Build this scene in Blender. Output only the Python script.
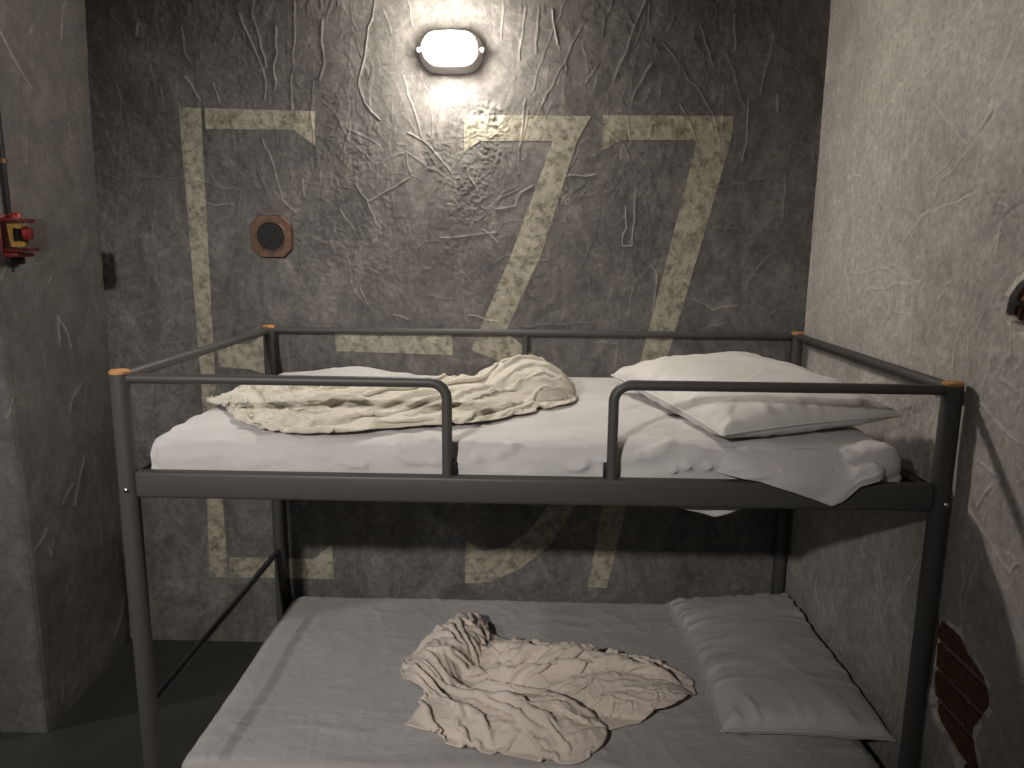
import bpy, bmesh, math, random
import numpy as np
from mathutils import Matrix, Vector

for o in list(bpy.data.objects):
    bpy.data.objects.remove(o, do_unlink=True)
scene = bpy.context.scene
COL = scene.collection

# ------------------------------------------------------------------ camera
CAM = np.array([-0.00432, -1.78672, 1.66181])
YAW, PITCH, ROLL, FPX = -0.02346, 0.18194, 0.01013, 744.67
def cam_axes():
    cy, sy, cp, sp = math.cos(YAW), math.sin(YAW), math.cos(PITCH), math.sin(PITCH)
    f = np.array([sy*cp, cy*cp, -sp]); r = np.array([cy, -sy, 0.0]); u = np.cross(r, f)
    c, s = math.cos(ROLL), math.sin(ROLL)
    return c*r+s*u, -s*r+c*u, f
AX_R, AX_U, AX_F = cam_axes()
cam_data = bpy.data.cameras.new('camera')
cam_data.sensor_width = 36.0
cam_data.lens = FPX/1024*36.0
cam_data.clip_start = 0.02
cam = bpy.data.objects.new('camera', cam_data)
M4 = Matrix.Identity(4)
for i in range(3):
    M4[i][0], M4[i][1], M4[i][2], M4[i][3] = AX_R[i], AX_U[i], -AX_F[i], CAM[i]
cam.matrix_world = M4
COL.objects.link(cam)
scene.camera = cam

def at(px, py, axis, val):
    """point of the photograph carried out to the real plane axis = val"""
    d = (px-512)/FPX*AX_R - (py-384)/FPX*AX_U + AX_F
    return CAM + d*((val-CAM[axis])/d[axis])

# ------------------------------------------------------------------ world, lights, exposure
world = bpy.data.worlds.new('world'); scene.world = world
world.use_nodes = True
bg = world.node_tree.nodes['Background']
bg.inputs[0].default_value = (1.0, 0.95, 0.90, 1)
bg.inputs[1].default_value = 0.085
vs = scene.view_settings
vs.view_transform = 'Standard'; vs.look = 'None'; vs.gamma = 1.0
vs.use_curve_mapping = False
vs.exposure = 0.0

def shaded_lamp(name, loc, aim, watts, col, radius, cone, blend):
    l = bpy.data.lights.new(name, 'SPOT'); l.energy = watts; l.color = col; l.shadow_soft_size = radius
    l.spot_size = math.radians(cone); l.spot_blend = blend
    o = bpy.data.objects.new(name, l); o.location = loc
    o.rotation_euler = (Vector(aim)-Vector(loc)).to_track_quat('-Z', 'Y').to_euler()
    COL.objects.link(o); return o
LAMP_EMIT = 440.0
# two shaded lamps elsewhere in the room: one behind the viewer, one in the corridor on the left
shaded_lamp('front_room_lamp', (-1.15, -2.6, 2.44), (-0.46, 1.1, 0.74), 270, (1.0, 0.955, 0.905), 0.05, 62, 1.0)
shaded_lamp('corridor_lamp', (-2.87, -0.12, 2.40), (-1.2, 0.3, 0.3), 50, (0.93, 0.95, 1.0), 0.05, 50, 0.4)

# ------------------------------------------------------------------ numpy noise
_rng = np.random.RandomState(11)
_TAB = _rng.rand(256, 256)
def vnoise(x, y, seed=0):
    x = np.asarray(x, float)+seed*17.31; y = np.asarray(y, float)+seed*9.77
    xi = np.floor(x).astype(int); yi = np.floor(y).astype(int)
    fx = x-xi; fy = y-yi
    fx = fx*fx*fx*(fx*(fx*6-15)+10); fy = fy*fy*fy*(fy*(fy*6-15)+10)
    a = _TAB[xi & 255, yi & 255]; b = _TAB[(xi+1) & 255, yi & 255]
    c = _TAB[xi & 255, (yi+1) & 255]; d = _TAB[(xi+1) & 255, (yi+1) & 255]
    return (a*(1-fx)+b*fx)*(1-fy)+(c*(1-fx)+d*fx)*fy
def fbm(x, y, o=4, seed=0):
    t = 0; a = 0.5; n = 0
    for k in range(o):
        t = t+a*vnoise(x*2**k, y*2**k, seed+k*3); n += a; a *= 0.5
    return t/n
def sstep(a, b, x):
    t = np.clip((x-a)/(b-a), 0, 1); return t*t*(3-2*t)

# ------------------------------------------------------------------ materials
def mat_new(name):
    m = bpy.data.materials.new(name); m.use_nodes = True
    nt = m.node_tree; b = nt.nodes['Principled BSDF']
    return m, nt, b
def noise_node(nt, scale, detail=4, rough=0.55, mapscale=(1, 1, 1), rot=(0, 0, 0), dist=0.0):
    tc = nt.nodes.new('ShaderNodeTexCoord'); mp = nt.nodes.new('ShaderNodeMapping')
    mp.inputs['Scale'].default_value = mapscale; mp.inputs['Rotation'].default_value = rot
    n = nt.nodes.new('ShaderNodeTexNoise'); n.inputs['Scale'].default_value = scale
    n.inputs['Detail'].default_value = detail; n.inputs['Roughness'].default_value = rough
    n.inputs['Distortion'].default_value = dist
    nt.links.new(tc.outputs['Object'], mp.inputs[0]); nt.links.new(mp.outputs[0], n.inputs[0])
    return n
def ramp(nt, src, stops):
    r = nt.nodes.new('ShaderNodeValToRGB'); e = r.color_ramp.elements
    while len(e) < len(stops): e.new(0.5)
    for k, (p, c) in enumerate(stops):
        e[k].position = p; e[k].color = (*c, 1) if len(c) == 3 else c
    nt.links.new(src, r.inputs[0]); return r
def mix(nt, fac, a, b, mode='MIX'):
    m = nt.nodes.new('ShaderNodeMix'); m.data_type = 'RGBA'; m.blend_type = mode
    if isinstance(fac, (int, float)): m.inputs[0].default_value = fac
    else: nt.links.new(fac, m.inputs[0])
    for s, i in ((a, 6), (b, 7)):
        if isinstance(s, tuple): m.inputs[i].default_value = (*s, 1)
        else: nt.links.new(s, m.inputs[i])
    return m.outputs[2]
def bump(nt, b, src, strength, dist=0.002, prev=None):
    n = nt.nodes.new('ShaderNodeBump'); n.inputs['Strength'].default_value = strength
    n.inputs['Distance'].default_value = dist
    nt.links.new(src, n.inputs['Height'])
    if prev: nt.links.new(prev.outputs[0], n.inputs['Normal'])
    nt.links.new(n.outputs[0], b.inputs['Normal']); return n
def grey(v, w=0.06): return (v*(1+w), v, v*(1-w*1.2))

def plaster(name, dark, mid, light, rough=0.6, seedrot=0.0, stretch=0.55, speck=0.75, cloud=0.8):
    m, nt, b = mat_new(name)
    big = noise_node(nt, 1.6, 5, 0.6, rot=(0.3, 0.2, seedrot), dist=0.6)
    r1 = ramp(nt, big.outputs[0], [(0.30, grey(dark)), (0.52, grey(mid)), (0.74, grey(light))])
    st = noise_node(nt, 9, 6, 0.65, mapscale=(1, 1, stretch), rot=(0.4*(stretch > 0.7), 0, 0), dist=1.2)
    r2 = ramp(nt, st.outputs[0], [(0.30, (0.55, 0.55, 0.55)), (0.50, (0.95, 0.95, 0.95)), (0.72, (1.5, 1.48, 1.44))])
    c = mix(nt, cloud, r1.outputs[0], r2.outputs[0], 'MULTIPLY')
    fine = noise_node(nt, 55, 8, 0.7)
    r3 = ramp(nt, fine.outputs[0], [(0.30, (0.55, 0.55, 0.55)), (0.52, (1, 1, 1)), (0.72, (1.55, 1.55, 1.52))])
    c = mix(nt, speck, c, r3.outputs[0], 'MULTIPLY')
    # dry-brushed paint sits on the crests of the plaster relief
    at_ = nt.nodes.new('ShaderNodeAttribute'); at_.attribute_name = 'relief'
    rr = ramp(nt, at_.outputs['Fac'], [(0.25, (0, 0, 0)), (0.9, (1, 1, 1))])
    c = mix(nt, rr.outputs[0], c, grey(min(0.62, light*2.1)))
    nt.links.new(c, b.inputs['Base Color'])
    b.inputs['Roughness'].default_value = rough
    b.inputs['Specular IOR Level'].default_value = 0.28
    n1 = bump(nt, b, st.outputs[0], 0.16, 0.005)
    n2 = bump(nt, b, fine.outputs[0], 0.30, 0.0018, n1)
    grit = noise_node(nt, 170, 3, 0.6)
    bump(nt, b, grit.outputs[0], 0.28, 0.0010, n2)
    return m
M = {}
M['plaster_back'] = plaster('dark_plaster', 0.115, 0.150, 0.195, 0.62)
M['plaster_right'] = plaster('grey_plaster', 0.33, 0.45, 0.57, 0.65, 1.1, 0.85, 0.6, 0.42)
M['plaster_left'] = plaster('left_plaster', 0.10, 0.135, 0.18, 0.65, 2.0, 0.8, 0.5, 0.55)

def paint_mat():
    m, nt, b = mat_new('worn_cream_paint')
    a = noise_node(nt, 9, 7, 0.72, dist=0.8)
    r = ramp(nt, a.outputs[0], [(0.28, (0.22, 0.20, 0.15)), (0.48, (0.37, 0.345, 0.265)), (0.74, (0.48, 0.45, 0.35))])
    f = noise_node(nt, 34, 8, 0.75)
    rf = ramp(nt, f.outputs[0], [(0.38, (0.34, 0.33, 0.31)), (0.52, (0.95, 0.95, 0.95)), (0.7, (1.12, 1.12, 1.12))])
    c = mix(nt, 0.85, r.outputs[0], rf.outputs[0], 'MULTIPLY')
    nt.links.new(c, b.inputs['Base Color'])
    b.inputs['Roughness'].default_value = 0.6
    n1 = bump(nt, b, a.outputs[0], 0.3, 0.006)
    bump(nt, b, f.outputs[0], 0.45, 0.0025, n1)
    return m
M['paint'] = paint_mat()

def floor_mat():
    m, nt, b = mat_new('dark_painted_floor')
    a = noise_node(nt, 2.2, 5, 0.6)
    r = ramp(nt, a.outputs[0], [(0.3, (0.030, 0.031, 0.027)), (0.7, (0.052, 0.053, 0.046))])
    f = noise_node(nt, 38, 7, 0.8)
    rf = ramp(nt, f.outputs[0], [(0.66, (0, 0, 0)), (0.72, (1, 1, 1))])
    c = mix(nt, rf.outputs[0], r.outputs[0], (0.075, 0.073, 0.065))
    nt.links.new(c, b.inputs['Base Color'])
    b.inputs['Roughness'].default_value = 0.45
    bump(nt, b, f.outputs[0], 0.15, 0.002)
    return m
M['floor'] = floor_mat()

def simple(name, col, rough=0.5, metal=0.0, spec=0.5, nscale=40, namt=0.15, bumpamt=0.0):
    m, nt, b = mat_new(name)
    n = noise_node(nt, nscale, 4, 0.6)
    lo = tuple(c*(1-namt) for c in col); hi = tuple(min(1, c*(1+namt)) for c in col)
    r = ramp(nt, n.outputs[0], [(0.3, lo), (0.7, hi)])
    nt.links.new(r.outputs[0], b.inputs['Base Color'])
    b.inputs['Roughness'].default_value = rough; b.inputs['Metallic'].default_value = metal
    b.inputs['Specular IOR Level'].default_value = spec
    if bumpamt: bump(nt, b, n.outputs[0], bumpamt, 0.001)
    return m
def fabric(name, col, wr=0.35, wscale=14, sheen=0.15):
    m, nt, b = mat_new(name)
    n = noise_node(nt, 5, 4, 0.6)
    r = ramp(nt, n.outputs[0], [(0.3, tuple(c*0.92 for c in col)), (0.7, tuple(c*1.07 for c in col))])
    nt.links.new(r.outputs[0], b.inputs['Base Color'])
    b.inputs['Roughness'].default_value = 0.9; b.inputs['Specular IOR Level'].default_value = 0.15
    b.inputs['Sheen Weight'].default_value = sheen
    w = noise_node(nt, wscale, 5, 0.6, mapscale=(1, 1.8, 1), dist=1.4)
    f = noise_node(nt, 420, 2, 0.5)
    n1 = bump(nt, b, w.outputs[0], wr, 0.010)
    bump(nt, b, f.outputs[0], 0.22, 0.0008, n1)
    return m
M['metal'] = simple('charcoal_powder_coat', (0.068, 0.064, 0.060), 0.5, 0.0, 0.45, 200, 0.06, 0.05)
M['cap'] = simple('orange_cap', (0.50, 0.25, 0.10), 0.6)
M['bolt'] = simple('bright_bolt', (0.75, 0.73, 0.70), 0.25, 1.0)
M['black_fabric'] = simple('black_mesh_fabric', (0.014, 0.014, 0.013), 0.9, 0, 0.2, 300, 0.3, 0.3)
M['black_plastic'] = simple('black_plastic', (0.010, 0.0095, 0.0095), 0.55, 0, 0.25)
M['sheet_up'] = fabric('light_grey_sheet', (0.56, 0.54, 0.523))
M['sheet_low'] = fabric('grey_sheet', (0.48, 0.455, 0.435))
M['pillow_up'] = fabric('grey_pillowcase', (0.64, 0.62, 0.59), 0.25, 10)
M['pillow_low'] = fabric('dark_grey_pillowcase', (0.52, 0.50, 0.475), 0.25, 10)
M['cream'] = fabric('cream_linen', (0.62, 0.58, 0.485), 0.5, 26)
M['beige'] = fabric('beige_linen', (0.70, 0.61, 0.53), 0.3, 22)
M['brick'] = simple('dark_red_brick', (0.125, 0.058, 0.034), 0.8, 0, 0.3, 60, 0.4, 0.5)
M['mortar'] = simple('grey_mortar', (0.24, 0.20, 0.165), 0.9, 0, 0.2, 120, 0.3, 0.5)
M['copper'] = simple('aged_copper', (0.115, 0.062, 0.038), 0.5, 0.45, 0.5, 45, 0.35, 0.15)
M['red'] = simple('red_plastic', (0.30, 0.012, 0.012), 0.4)
M['red_dark'] = simple('deep_red_box', (0.16, 0.010, 0.010), 0.45)
M['yellow'] = simple('yellow_plate', (0.58, 0.32, 0.05), 0.5)
M['lamp_body'] = simple('pale_lamp_housing', (0.62, 0.58, 0.57), 0.4)
def glass_mat():
    m, nt, b = mat_new('clear_plastic')
    b.inputs['Base Color'].default_value = (0.9, 0.88, 0.85, 1); b.inputs['Roughness'].default_value = 0.08
    b.inputs['Transmission Weight'].default_value = 1.0; b.inputs['IOR'].default_value = 1.2
    return m
M['clear'] = glass_mat()
def emit_mat():
    m, nt, b = mat_new('lit_diffuser')
    b.inputs['Base Color'].default_value = (0.9, 0.88, 0.82, 1)
    b.inputs['Emission Color'].default_value = (1.0, 0.93, 0.84, 1)
    b.inputs['Emission Strength'].default_value = LAMP_EMIT
    return m
M['diffuser'] = emit_mat()

# ------------------------------------------------------------------ object helpers
def tag(o, label=None, cat=None, group=None, kind=None):
    if label: o['label'] = label
    if cat: o['category'] = cat
    if group: o['group'] = group
    if kind: o['kind'] = kind
    return o
def link(name, me, m, parent=None, smooth=True):
    if m is not None:
        me.materials.clear(); me.materials.append(m)
    if smooth: me.polygons.foreach_set('use_smooth', np.ones(len(me.polygons), bool))
    o = bpy.data.objects.new(name, me); COL.objects.link(o)
    if parent: o.parent = parent
    return o
def empty(name, loc=(0, 0, 0)):
    o = bpy.data.objects.new(name, None); o.location = loc; o.empty_display_size = 0.1
    COL.objects.link(o); return o
def bm_obj(name, bm, m, parent=None, smooth=True):
    me = bpy.data.meshes.new(name); bm.normal_update(); bm.to_mesh(me); bm.free()
    return link(name, me, m, parent, smooth)
def bevel_box(name, lo, hi, m, parent=None, bev=0.004, seg=2):
    bm = bmesh.new()
    bmesh.ops.create_cube(bm, size=1)
    for v in bm.verts:
        v.co = Vector([(lo[i]+hi[i])/2+v.co[i]*(hi[i]-lo[i]) for i in range(3)])
    if bev: bmesh.ops.bevel(bm, geom=bm.edges[:], offset=bev, segments=seg, profile=0.5, affect='EDGES')
    o = bm_obj(name, bm, m, parent, bev > 0)
    if bev: auto_smooth(o)
    return o
def auto_smooth(o, ang=40):
    me = o.data
    bm = bmesh.new(); bm.from_mesh(me)
    for e in bm.edges:
        if len(e.link_faces) == 2 and e.calc_face_angle(0) > math.radians(ang): e.smooth = False
    bm.to_mesh(me); bm.free()
def tube_mesh(name, pts, r, n=14, caps=True):
    pts = [Vector(p) for p in pts]; V = []; F = []
    t0 = (pts[1]-pts[0]).normalized()
    up = Vector((0, 0, 1)) if abs(t0.z) < 0.9 else Vector((0, 1, 0))
    nrm = t0.cross(up).normalized()
    for i, p in enumerate(pts):
        a = pts[max(i-1, 0)]; b = pts[min(i+1, len(pts)-1)]
        t = (b-a).normalized(); nrm = (nrm-t*nrm.dot(t)).normalized(); bn = t.cross(nrm)
        rr = r[i] if isinstance(r, (list, tuple)) else r
        for k in range(n):
            an = 2*math.pi*k/n
            V.append(p+nrm*math.cos(an)*rr+bn*math.sin(an)*rr)
    for i in range(len(pts)-1):
        for k in range(n):
            F.append((i*n+k, i*n+(k+1) % n, (i+1)*n+(k+1) % n, (i+1)*n+k))
    if caps:
        F.append(tuple(range(n))[::-1]); F.append(tuple((len(pts)-1)*n+k for k in range(n)))
    me = bpy.data.meshes.new(name); me.from_pydata([tuple(v) for v in V], [], F); me.update()
    return me
def tube(name, pts, r, m, parent=None, n=14):
    o = link(name, tube_mesh(name, pts, r, n), m, parent); auto_smooth(o, 50); return o
def grid_mesh(name, P, closed=False):
    n, k = P.shape[:2]
    idx = np.arange(n*k).reshape(n, k)
    q = np.stack([idx[:-1, :-1], idx[1:, :-1], idx[1:, 1:], idx[:-1, 1:]], -1).reshape(-1, 4)
    return quads_mesh(name, P.reshape(-1, 3), q)
def quads_mesh(name, V, Q):
    me = bpy.data.meshes.new(name)
    me.vertices.add(len(V)); me.vertices.foreach_set('co', np.asarray(V, np.float32).ravel())
    me.loops.add(Q.size); me.loops.foreach_set('vertex_index', np.asarray(Q, np.int32).ravel())
    me.polygons.add(len(Q)); me.polygons.foreach_set('loop_start', np.arange(0, Q.size, Q.shape[1], dtype=np.int32))
    me.update(calc_edges=True); me.validate()
    return me
def lathe(name, prof, m, parent, axis_loc, axis='Z', n=24):
    V = []; F = []
    for r, h in prof:
        for k in range(n):
            a = 2*math.pi*k/n; V.append((r*math.cos(a), r*math.sin(a), h))
    for i in range(len(prof)-1):
        for k in range(n):
            F.append((i*n+k, i*n+(k+1) % n, (i+1)*n+(k+1) % n, (i+1)*n+k))
    F.append(tuple(range(n))[::-1]); F.append(tuple((len(prof)-1)*n+k for k in range(n)))
    R = {'Z': Matrix.Identity(3), 'X': Matrix.Rotation(math.pi/2, 3, 'Y'), '-Y': Matrix.Rotation(math.pi/2, 3, 'X')}[axis]
    V = [tuple(R @ Vector(v)+Vector(axis_loc)) for v in V]
    me = bpy.data.meshes.new(name); me.from_pydata(V, [], F); me.update()
    o = link(name, me, m, parent); auto_smooth(o, 35); return o

# ------------------------------------------------------------------ room dimensions
WY, XL, XR, ZC = 1.0995, -1.689, 1.054, 2.66
LCORNER = np.array([-1.640, 0.477])         # outer corner of the short left wall

def seg_ridge(H, u0, v0, du, dv, pts, width, height, rs):
    """press a trowel ridge along a polyline into the height field (max-blend)"""
    nu, nv = H.shape
    L = 0
    for (a, b) in zip(pts[:-1], pts[1:]):
        a = np.array(a); b = np.array(b)
        n = max(2, int(np.linalg.norm(b-a)/0.03))
        jit = rs.normal(0, 0.0035, (n+1, 2)); jit[0] = jit[-1] = 0
        line = a+(b-a)*np.linspace(0, 1, n+1)[:, None]+jit
        for p, q in zip(line[:-1], line[1:]):
            m = width*3.5
            i0 = max(0, int((min(p[0], q[0])-m-u0)/du)); i1 = min(nu, int((max(p[0], q[0])+m-u0)/du)+2)
            j0 = max(0, int((min(p[1], q[1])-m-v0)/dv)); j1 = min(nv, int((max(p[1], q[1])+m-v0)/dv)+2)
            if i0 >= i1 or j0 >= j1: continue
            U = (u0+du*np.arange(i0, i1))[:, None]; Vv = (v0+dv*np.arange(j0, j1))[None, :]
            d = q-p; l2 = max(1e-9, d@d)
            t = np.clip(((U-p[0])*d[0]+(Vv-p[1])*d[1])/l2, 0, 1)
            dist = np.hypot(U-p[0]-t*d[0], Vv-p[1]-t*d[1])
            h = height*rs.uniform(0.75, 1.1)*np.exp(-(dist/width)**2)
            H[i0:i1, j0:j1] = np.maximum(H[i0:i1, j0:j1], h)

def random_ridges(n, ulim, vlim, rs, vertical=0.7, lmin=0.05, lmax=0.3):
    out = []
    for _ in range(n):
        u = rs.uniform(*ulim); v = rs.uniform(*vlim); L = rs.uniform(lmin, lmax)
        a = rs.normal(math.pi/2, 0.35) if rs.rand() < vertical else rs.uniform(0, math.pi)
        pts = [(u, v)]
        for k in range(rs.randint(1, 4)):
            a += rs.normal(0, 0.28)
            u += math.cos(a)*L/2; v += math.sin(a)*L/2
            pts.append((u, v))
        out.append(pts)
    return out

def plaster_field(U, V, seed, crumple=None):
    h = 0.010*(fbm(U*1.5, V*1.5, 3, seed)-0.5)
    w = 0.08*fbm(U*5, V*5, 3, seed+5)
    for k, (f, t, s) in enumerate([(3.1, 0.58, 0.0009), (4.7, 0.62, 0.0010), (7.3, 0.64, 0.0008)]):
        nn = fbm((U+w)*f, (V+w*0.7)*f*0.8, 5, seed+11+k*7)
        h = h+s*sstep(t, t+0.018, nn)                      # torn edges of overlapping coats
    r = 1-np.abs(2*fbm(U*14+3*w, V*9, 3, seed+40)-1)
    h = h+0.0007*sstep(0.92, 1.0, r)
    h = h+0.0009*(fbm(U*38, V*38, 2, seed+60)-0.5)
    if crumple is not None:
        c = 1-np.abs(2*fbm(U*20+4*w, V*20-3*w, 3, seed+80)-1)
        h = h+crumple*(0.0018*sstep(0.86, 1.0, c)+0.0056*(fbm(U*75, V*75, 3, seed+90)-0.4))
    return h

# ------------------------------------------------------------------ back wall
rs = np.random.RandomState(4)
BW_U0, BW_U1, BW_V0, BW_V1, BW_D = XL-0.03, XR+0.03, -0.02, ZC, 0.0030
bu = np.arange(BW_U0, BW_U1, BW_D); bv = np.arange(BW_V0, BW_V1, BW_D)
BU, BV = np.meshgrid(bu, bv, indexing='ij')
def bwp(px, py):
    p = at(px, py, 1, WY); return np.array([p[0], p[2]])
crmask = np.zeros_like(BU)
for (px, py, rad) in [(345, 170, 0.22), (330, 230, 0.26), (400, 185, 0.24), (455, 200, 0.2), (300, 215, 0.15), (620, 200, 0.13), (500, 130, 0.2)]:
    c = bwp(px, py); crmask = np.maximum(crmask, np.exp(-(((BU-c[0])**2+(BV-c[1])**2)/rad**2)))
crmask *= sstep(0.35, 0.6, fbm(BU*4, BV*4, 3, 71))
bh = plaster_field(BU, BV, 1, crmask)
ridge = np.zeros_like(BU)
def crop(x0, y0, s, lines): return [[(x0+x/s, y0+y/s) for x, y in L] for L in lines]
lines = crop(0, 0, 3.01, [
    [(720, 40), (790, 210), (795, 300)], [(760, 50), (800, 200), (780, 215)], [(885, 0), (878, 330)], [(830, 80), (825, 270)],
    [(970, 60), (975, 190), (960, 240)], [(345, 245), (365, 300), (360, 340)], [(415, 70), (410, 110)], [(545, 80), (555, 160), (580, 195)],
    [(350, 525), (620, 548), (730, 575)], [(625, 612), (700, 615)], [(790, 420), (820, 490), (850, 600), (890, 640)], [(480, 250), (490, 300)],
    [(555, 230), (600, 300)], [(910, 540), (915, 590)], [(640, 250), (660, 310)], [(920, 560), (880, 610)]])
lines += crop(340, 0, 3.01, [
    [(105, 0), (75, 170), (55, 250), (75, 310), (120, 360)], [(190, 230), (235, 370), (250, 420)], [(205, 400), (270, 440), (340, 530), (350, 580)],
    [(20, 385), (120, 440)], [(30, 530), (200, 455)], [(200, 460), (355, 555)], [(40, 540), (125, 690)], [(80, 610), (210, 535)], [(0, 480), (30, 380)],
    [(0, 630), (45, 695)], [(300, 715), (380, 710), (470, 700)], [(680, 0), (610, 180), (570, 290)], [(740, 60), (600, 330)], [(560, 300), (540, 480)],
    [(820, 0), (790, 110)], [(920, 0), (870, 130), (825, 240)], [(1010, 30), (990, 90)], [(975, 130), (1024, 190)], [(680, 530), (770, 525)],
    [(780, 190), (740, 250)], [(940, 190), (880, 300)], [(860, 620), (850, 740), (880, 740), (890, 590)], [(430, 690), (475, 730)],
    [(470, 630), (530, 620), (545, 580), (580, 560)], [(130, 30), (155, 100)], [(205, 0), (220, 80)], [(640, 30), (655, 130)], [(490, 0), (485, 120)],
    [(560, 20), (540, 180)], [(600, 30), (590, 160)], [(200, 460), (215, 530)], [(380, 500), (420, 590)], [(950, 710), (1024, 695)], [(330, 0), (420, 60)]])
lines += crop(680, 0, 2.977, [
    [(60, 70), (100, 200)], [(0, 190), (100, 340), (120, 420)], [(140, 155), (195, 320)], [(205, 290), (200, 400), (185, 480)], [(280, 100), (240, 280)],
    [(0, 310), (55, 430)], [(290, 280), (290, 330)], [(315, 515), (305, 650)], [(75, 680), (290, 688)], [(165, 40), (165, 150)], [(395, 430), (390, 520)],
    [(90, 560), (300, 520)]])
lines += crop(340, 255, 3.01, [
    [(20, 0), (40, 100), (85, 160)], [(60, 100), (85, 150)], [(250, 40), (275, 42)], [(365, 50), (390, 80)], [(255, 120), (340, 130)], [(160, 180), (205, 195)],
    [(370, 100), (380, 200)], [(385, 180), (470, 200)], [(510, 225), (600, 210), (760, 205)], [(830, 265), (920, 215)], [(935, 30), (955, 60), (940, 170)],
    [(935, 35), (890, 80), (870, 180)], [(760, 265), (835, 265), (825, 350)], [(580, 20), (630, 15)], [(750, 70), (755, 130)], [(240, 240), (330, 300)]])
lines += crop(680, 255, 2.977, [[(40, 130), (100, 165), (170, 150)], [(265, 0), (200, 80)], [(240, 210), (290, 160)], [(70, 220), (140, 200)]])
for L in lines:
    seg_ridge(ridge, bu[0], bv[0], BW_D, BW_D, [bwp(*p) for p in L], rs.uniform(0.0022, 0.0031), rs.uniform(0.0016, 0.0034), rs)
for L in random_ridges(130, (-1.6, 1.0), (1.55, 2.62), rs, 0.85, 0.05, 0.28)+random_ridges(40, (-1.6, 1.0), (0.1, 1.7), rs, 0.4, 0.04, 0.16)+random_ridges(90, (-1.0, -0.1), (1.6, 2.1), rs, 0.2, 0.03, 0.12)+random_ridges(420, (-1.5, 0.9), (1.2, 2.6), rs, 0.5, 0.010, 0.05):
    seg_ridge(ridge, bu[0], bv[0], BW_D, BW_D, L, rs.uniform(0.0019, 0.0026), rs.uniform(0.0005, 0.0017), rs)
bh = bh+ridge
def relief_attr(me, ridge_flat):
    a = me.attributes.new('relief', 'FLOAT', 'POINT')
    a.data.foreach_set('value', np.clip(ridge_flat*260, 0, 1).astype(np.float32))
BP = np.stack([BU, WY-bh, BV], -1)
me = grid_mesh('wall_back', BP[::-1]); relief_attr(me, ridge[::-1].ravel())
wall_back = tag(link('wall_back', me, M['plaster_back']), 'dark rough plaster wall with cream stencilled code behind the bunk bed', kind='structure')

# ---- stencilled paint: a thin coat following the plaster, one mesh per character
def bh_at(u, v):
    x = np.clip((u-bu[0])/BW_D, 0, len(bu)-1.001); y = np.clip((v-bv[0])/BW_D, 0, len(bv)-1.001)
    i = int(x); j = int(y); fx = x-i; fy = y-j
    return (bh[i, j]*(1-fx)+bh[i+1, j]*fx)*(1-fy)+(bh[i, j+1]*(1-fx)+bh[i+1, j+1]*fx)*fy
def clip_poly(poly, hp):
    for (p, n) in hp:
        out = []
        for k in range(len(poly)):
            a = poly[k]; b = poly[(k+1) % len(poly)]
            da = (a[0]-p[0])*n[0]+(a[1]-p[1])*n[1]; db = (b[0]-p[0])*n[0]+(b[1]-p[1])*n[1]
            if da >= 0: out.append(a)
            if (da >= 0) != (db >= 0):
                t = da/(da-db); out.append((a[0]+(b[0]-a[0])*t, a[1]+(b[1]-a[1])*t))
        poly = out
        if len(poly) < 3: return []
    return poly
def stencil(name, label, pieces):
    V = []; F = []; key = {}
    def vid(u, v):
        k = (round(u*2e5), round(v*2e5))
        if k not in key:
            key[k] = len(V); V.append((u, WY-bh_at(u, v)-0.0011, v))
        return key[k]
    for pc in pieces:
        P = [bwp(*p) for p in pc]
        area = sum(P[k][0]*P[(k+1) % len(P)][1]-P[(k+1) % len(P)][0]*P[k][1] for k in range(len(P)))
        if area < 0: P = P[::-1]
        hp = []
        for k in range(len(P)):
            a = P[k]; b = P[(k+1) % len(P)]; d = b-a; hp.append((a, (-d[1], d[0])))
        A = np.array(P); i0, j0 = ((A.min(0)-[bu[0], bv[0]])/BW_D).astype(int); i1, j1 = ((A.max(0)-[bu[0], bv[0]])/BW_D).astype(int)+1
        for i in range(i0, i1):
            for j in range(j0, j1):
                u, v = bu[0]+i*BW_D, bv[0]+j*BW_D
                cell = [(u, v), (u+BW_D, v), (u+BW_D, v+BW_D), (u, v+BW_D)]
                cl = clip_poly(cell, hp)
                if len(cl) >= 3:
                    ids = []
                    for c in cl:
                        q = vid(*c)
                        if q not in ids: ids.append(q)
                    if len(ids) >= 3: F.append(ids)
    me = bpy.data.meshes.new(name); me.from_pydata(V, [], F); me.validate(); me.update()
    return tag(link(name, me, M['paint'], wall_back), label)
def band(outer, inner):
    return [[outer[k], outer[k+1], inner[k+1], inner[k]] for k in range(len(outer)-1)]
stencil('painted_letter', 'cream stencilled letter E', [
    [(179, 107), (201, 108), (216, 390), (202, 390)], [(202, 390), (216, 390), (228, 577), (210, 577)],
    [(205, 108), (315, 111), (315, 130), (206, 129)], [(294, 129.9), (315, 130), (315, 146)],
    [(218, 344), (250, 344), (250, 369), (219, 367)], [(250, 344), (272, 330), (274, 377), (250, 369)],
    [(230, 557), (314, 559), (333, 579), (230, 577)], [(314, 559), (332, 544), (334, 579), (333, 579)]])
stencil('painted_dash', 'cream stencilled dash', [[(335, 330), (452, 331), (453, 355), (336, 351)]])
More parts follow.
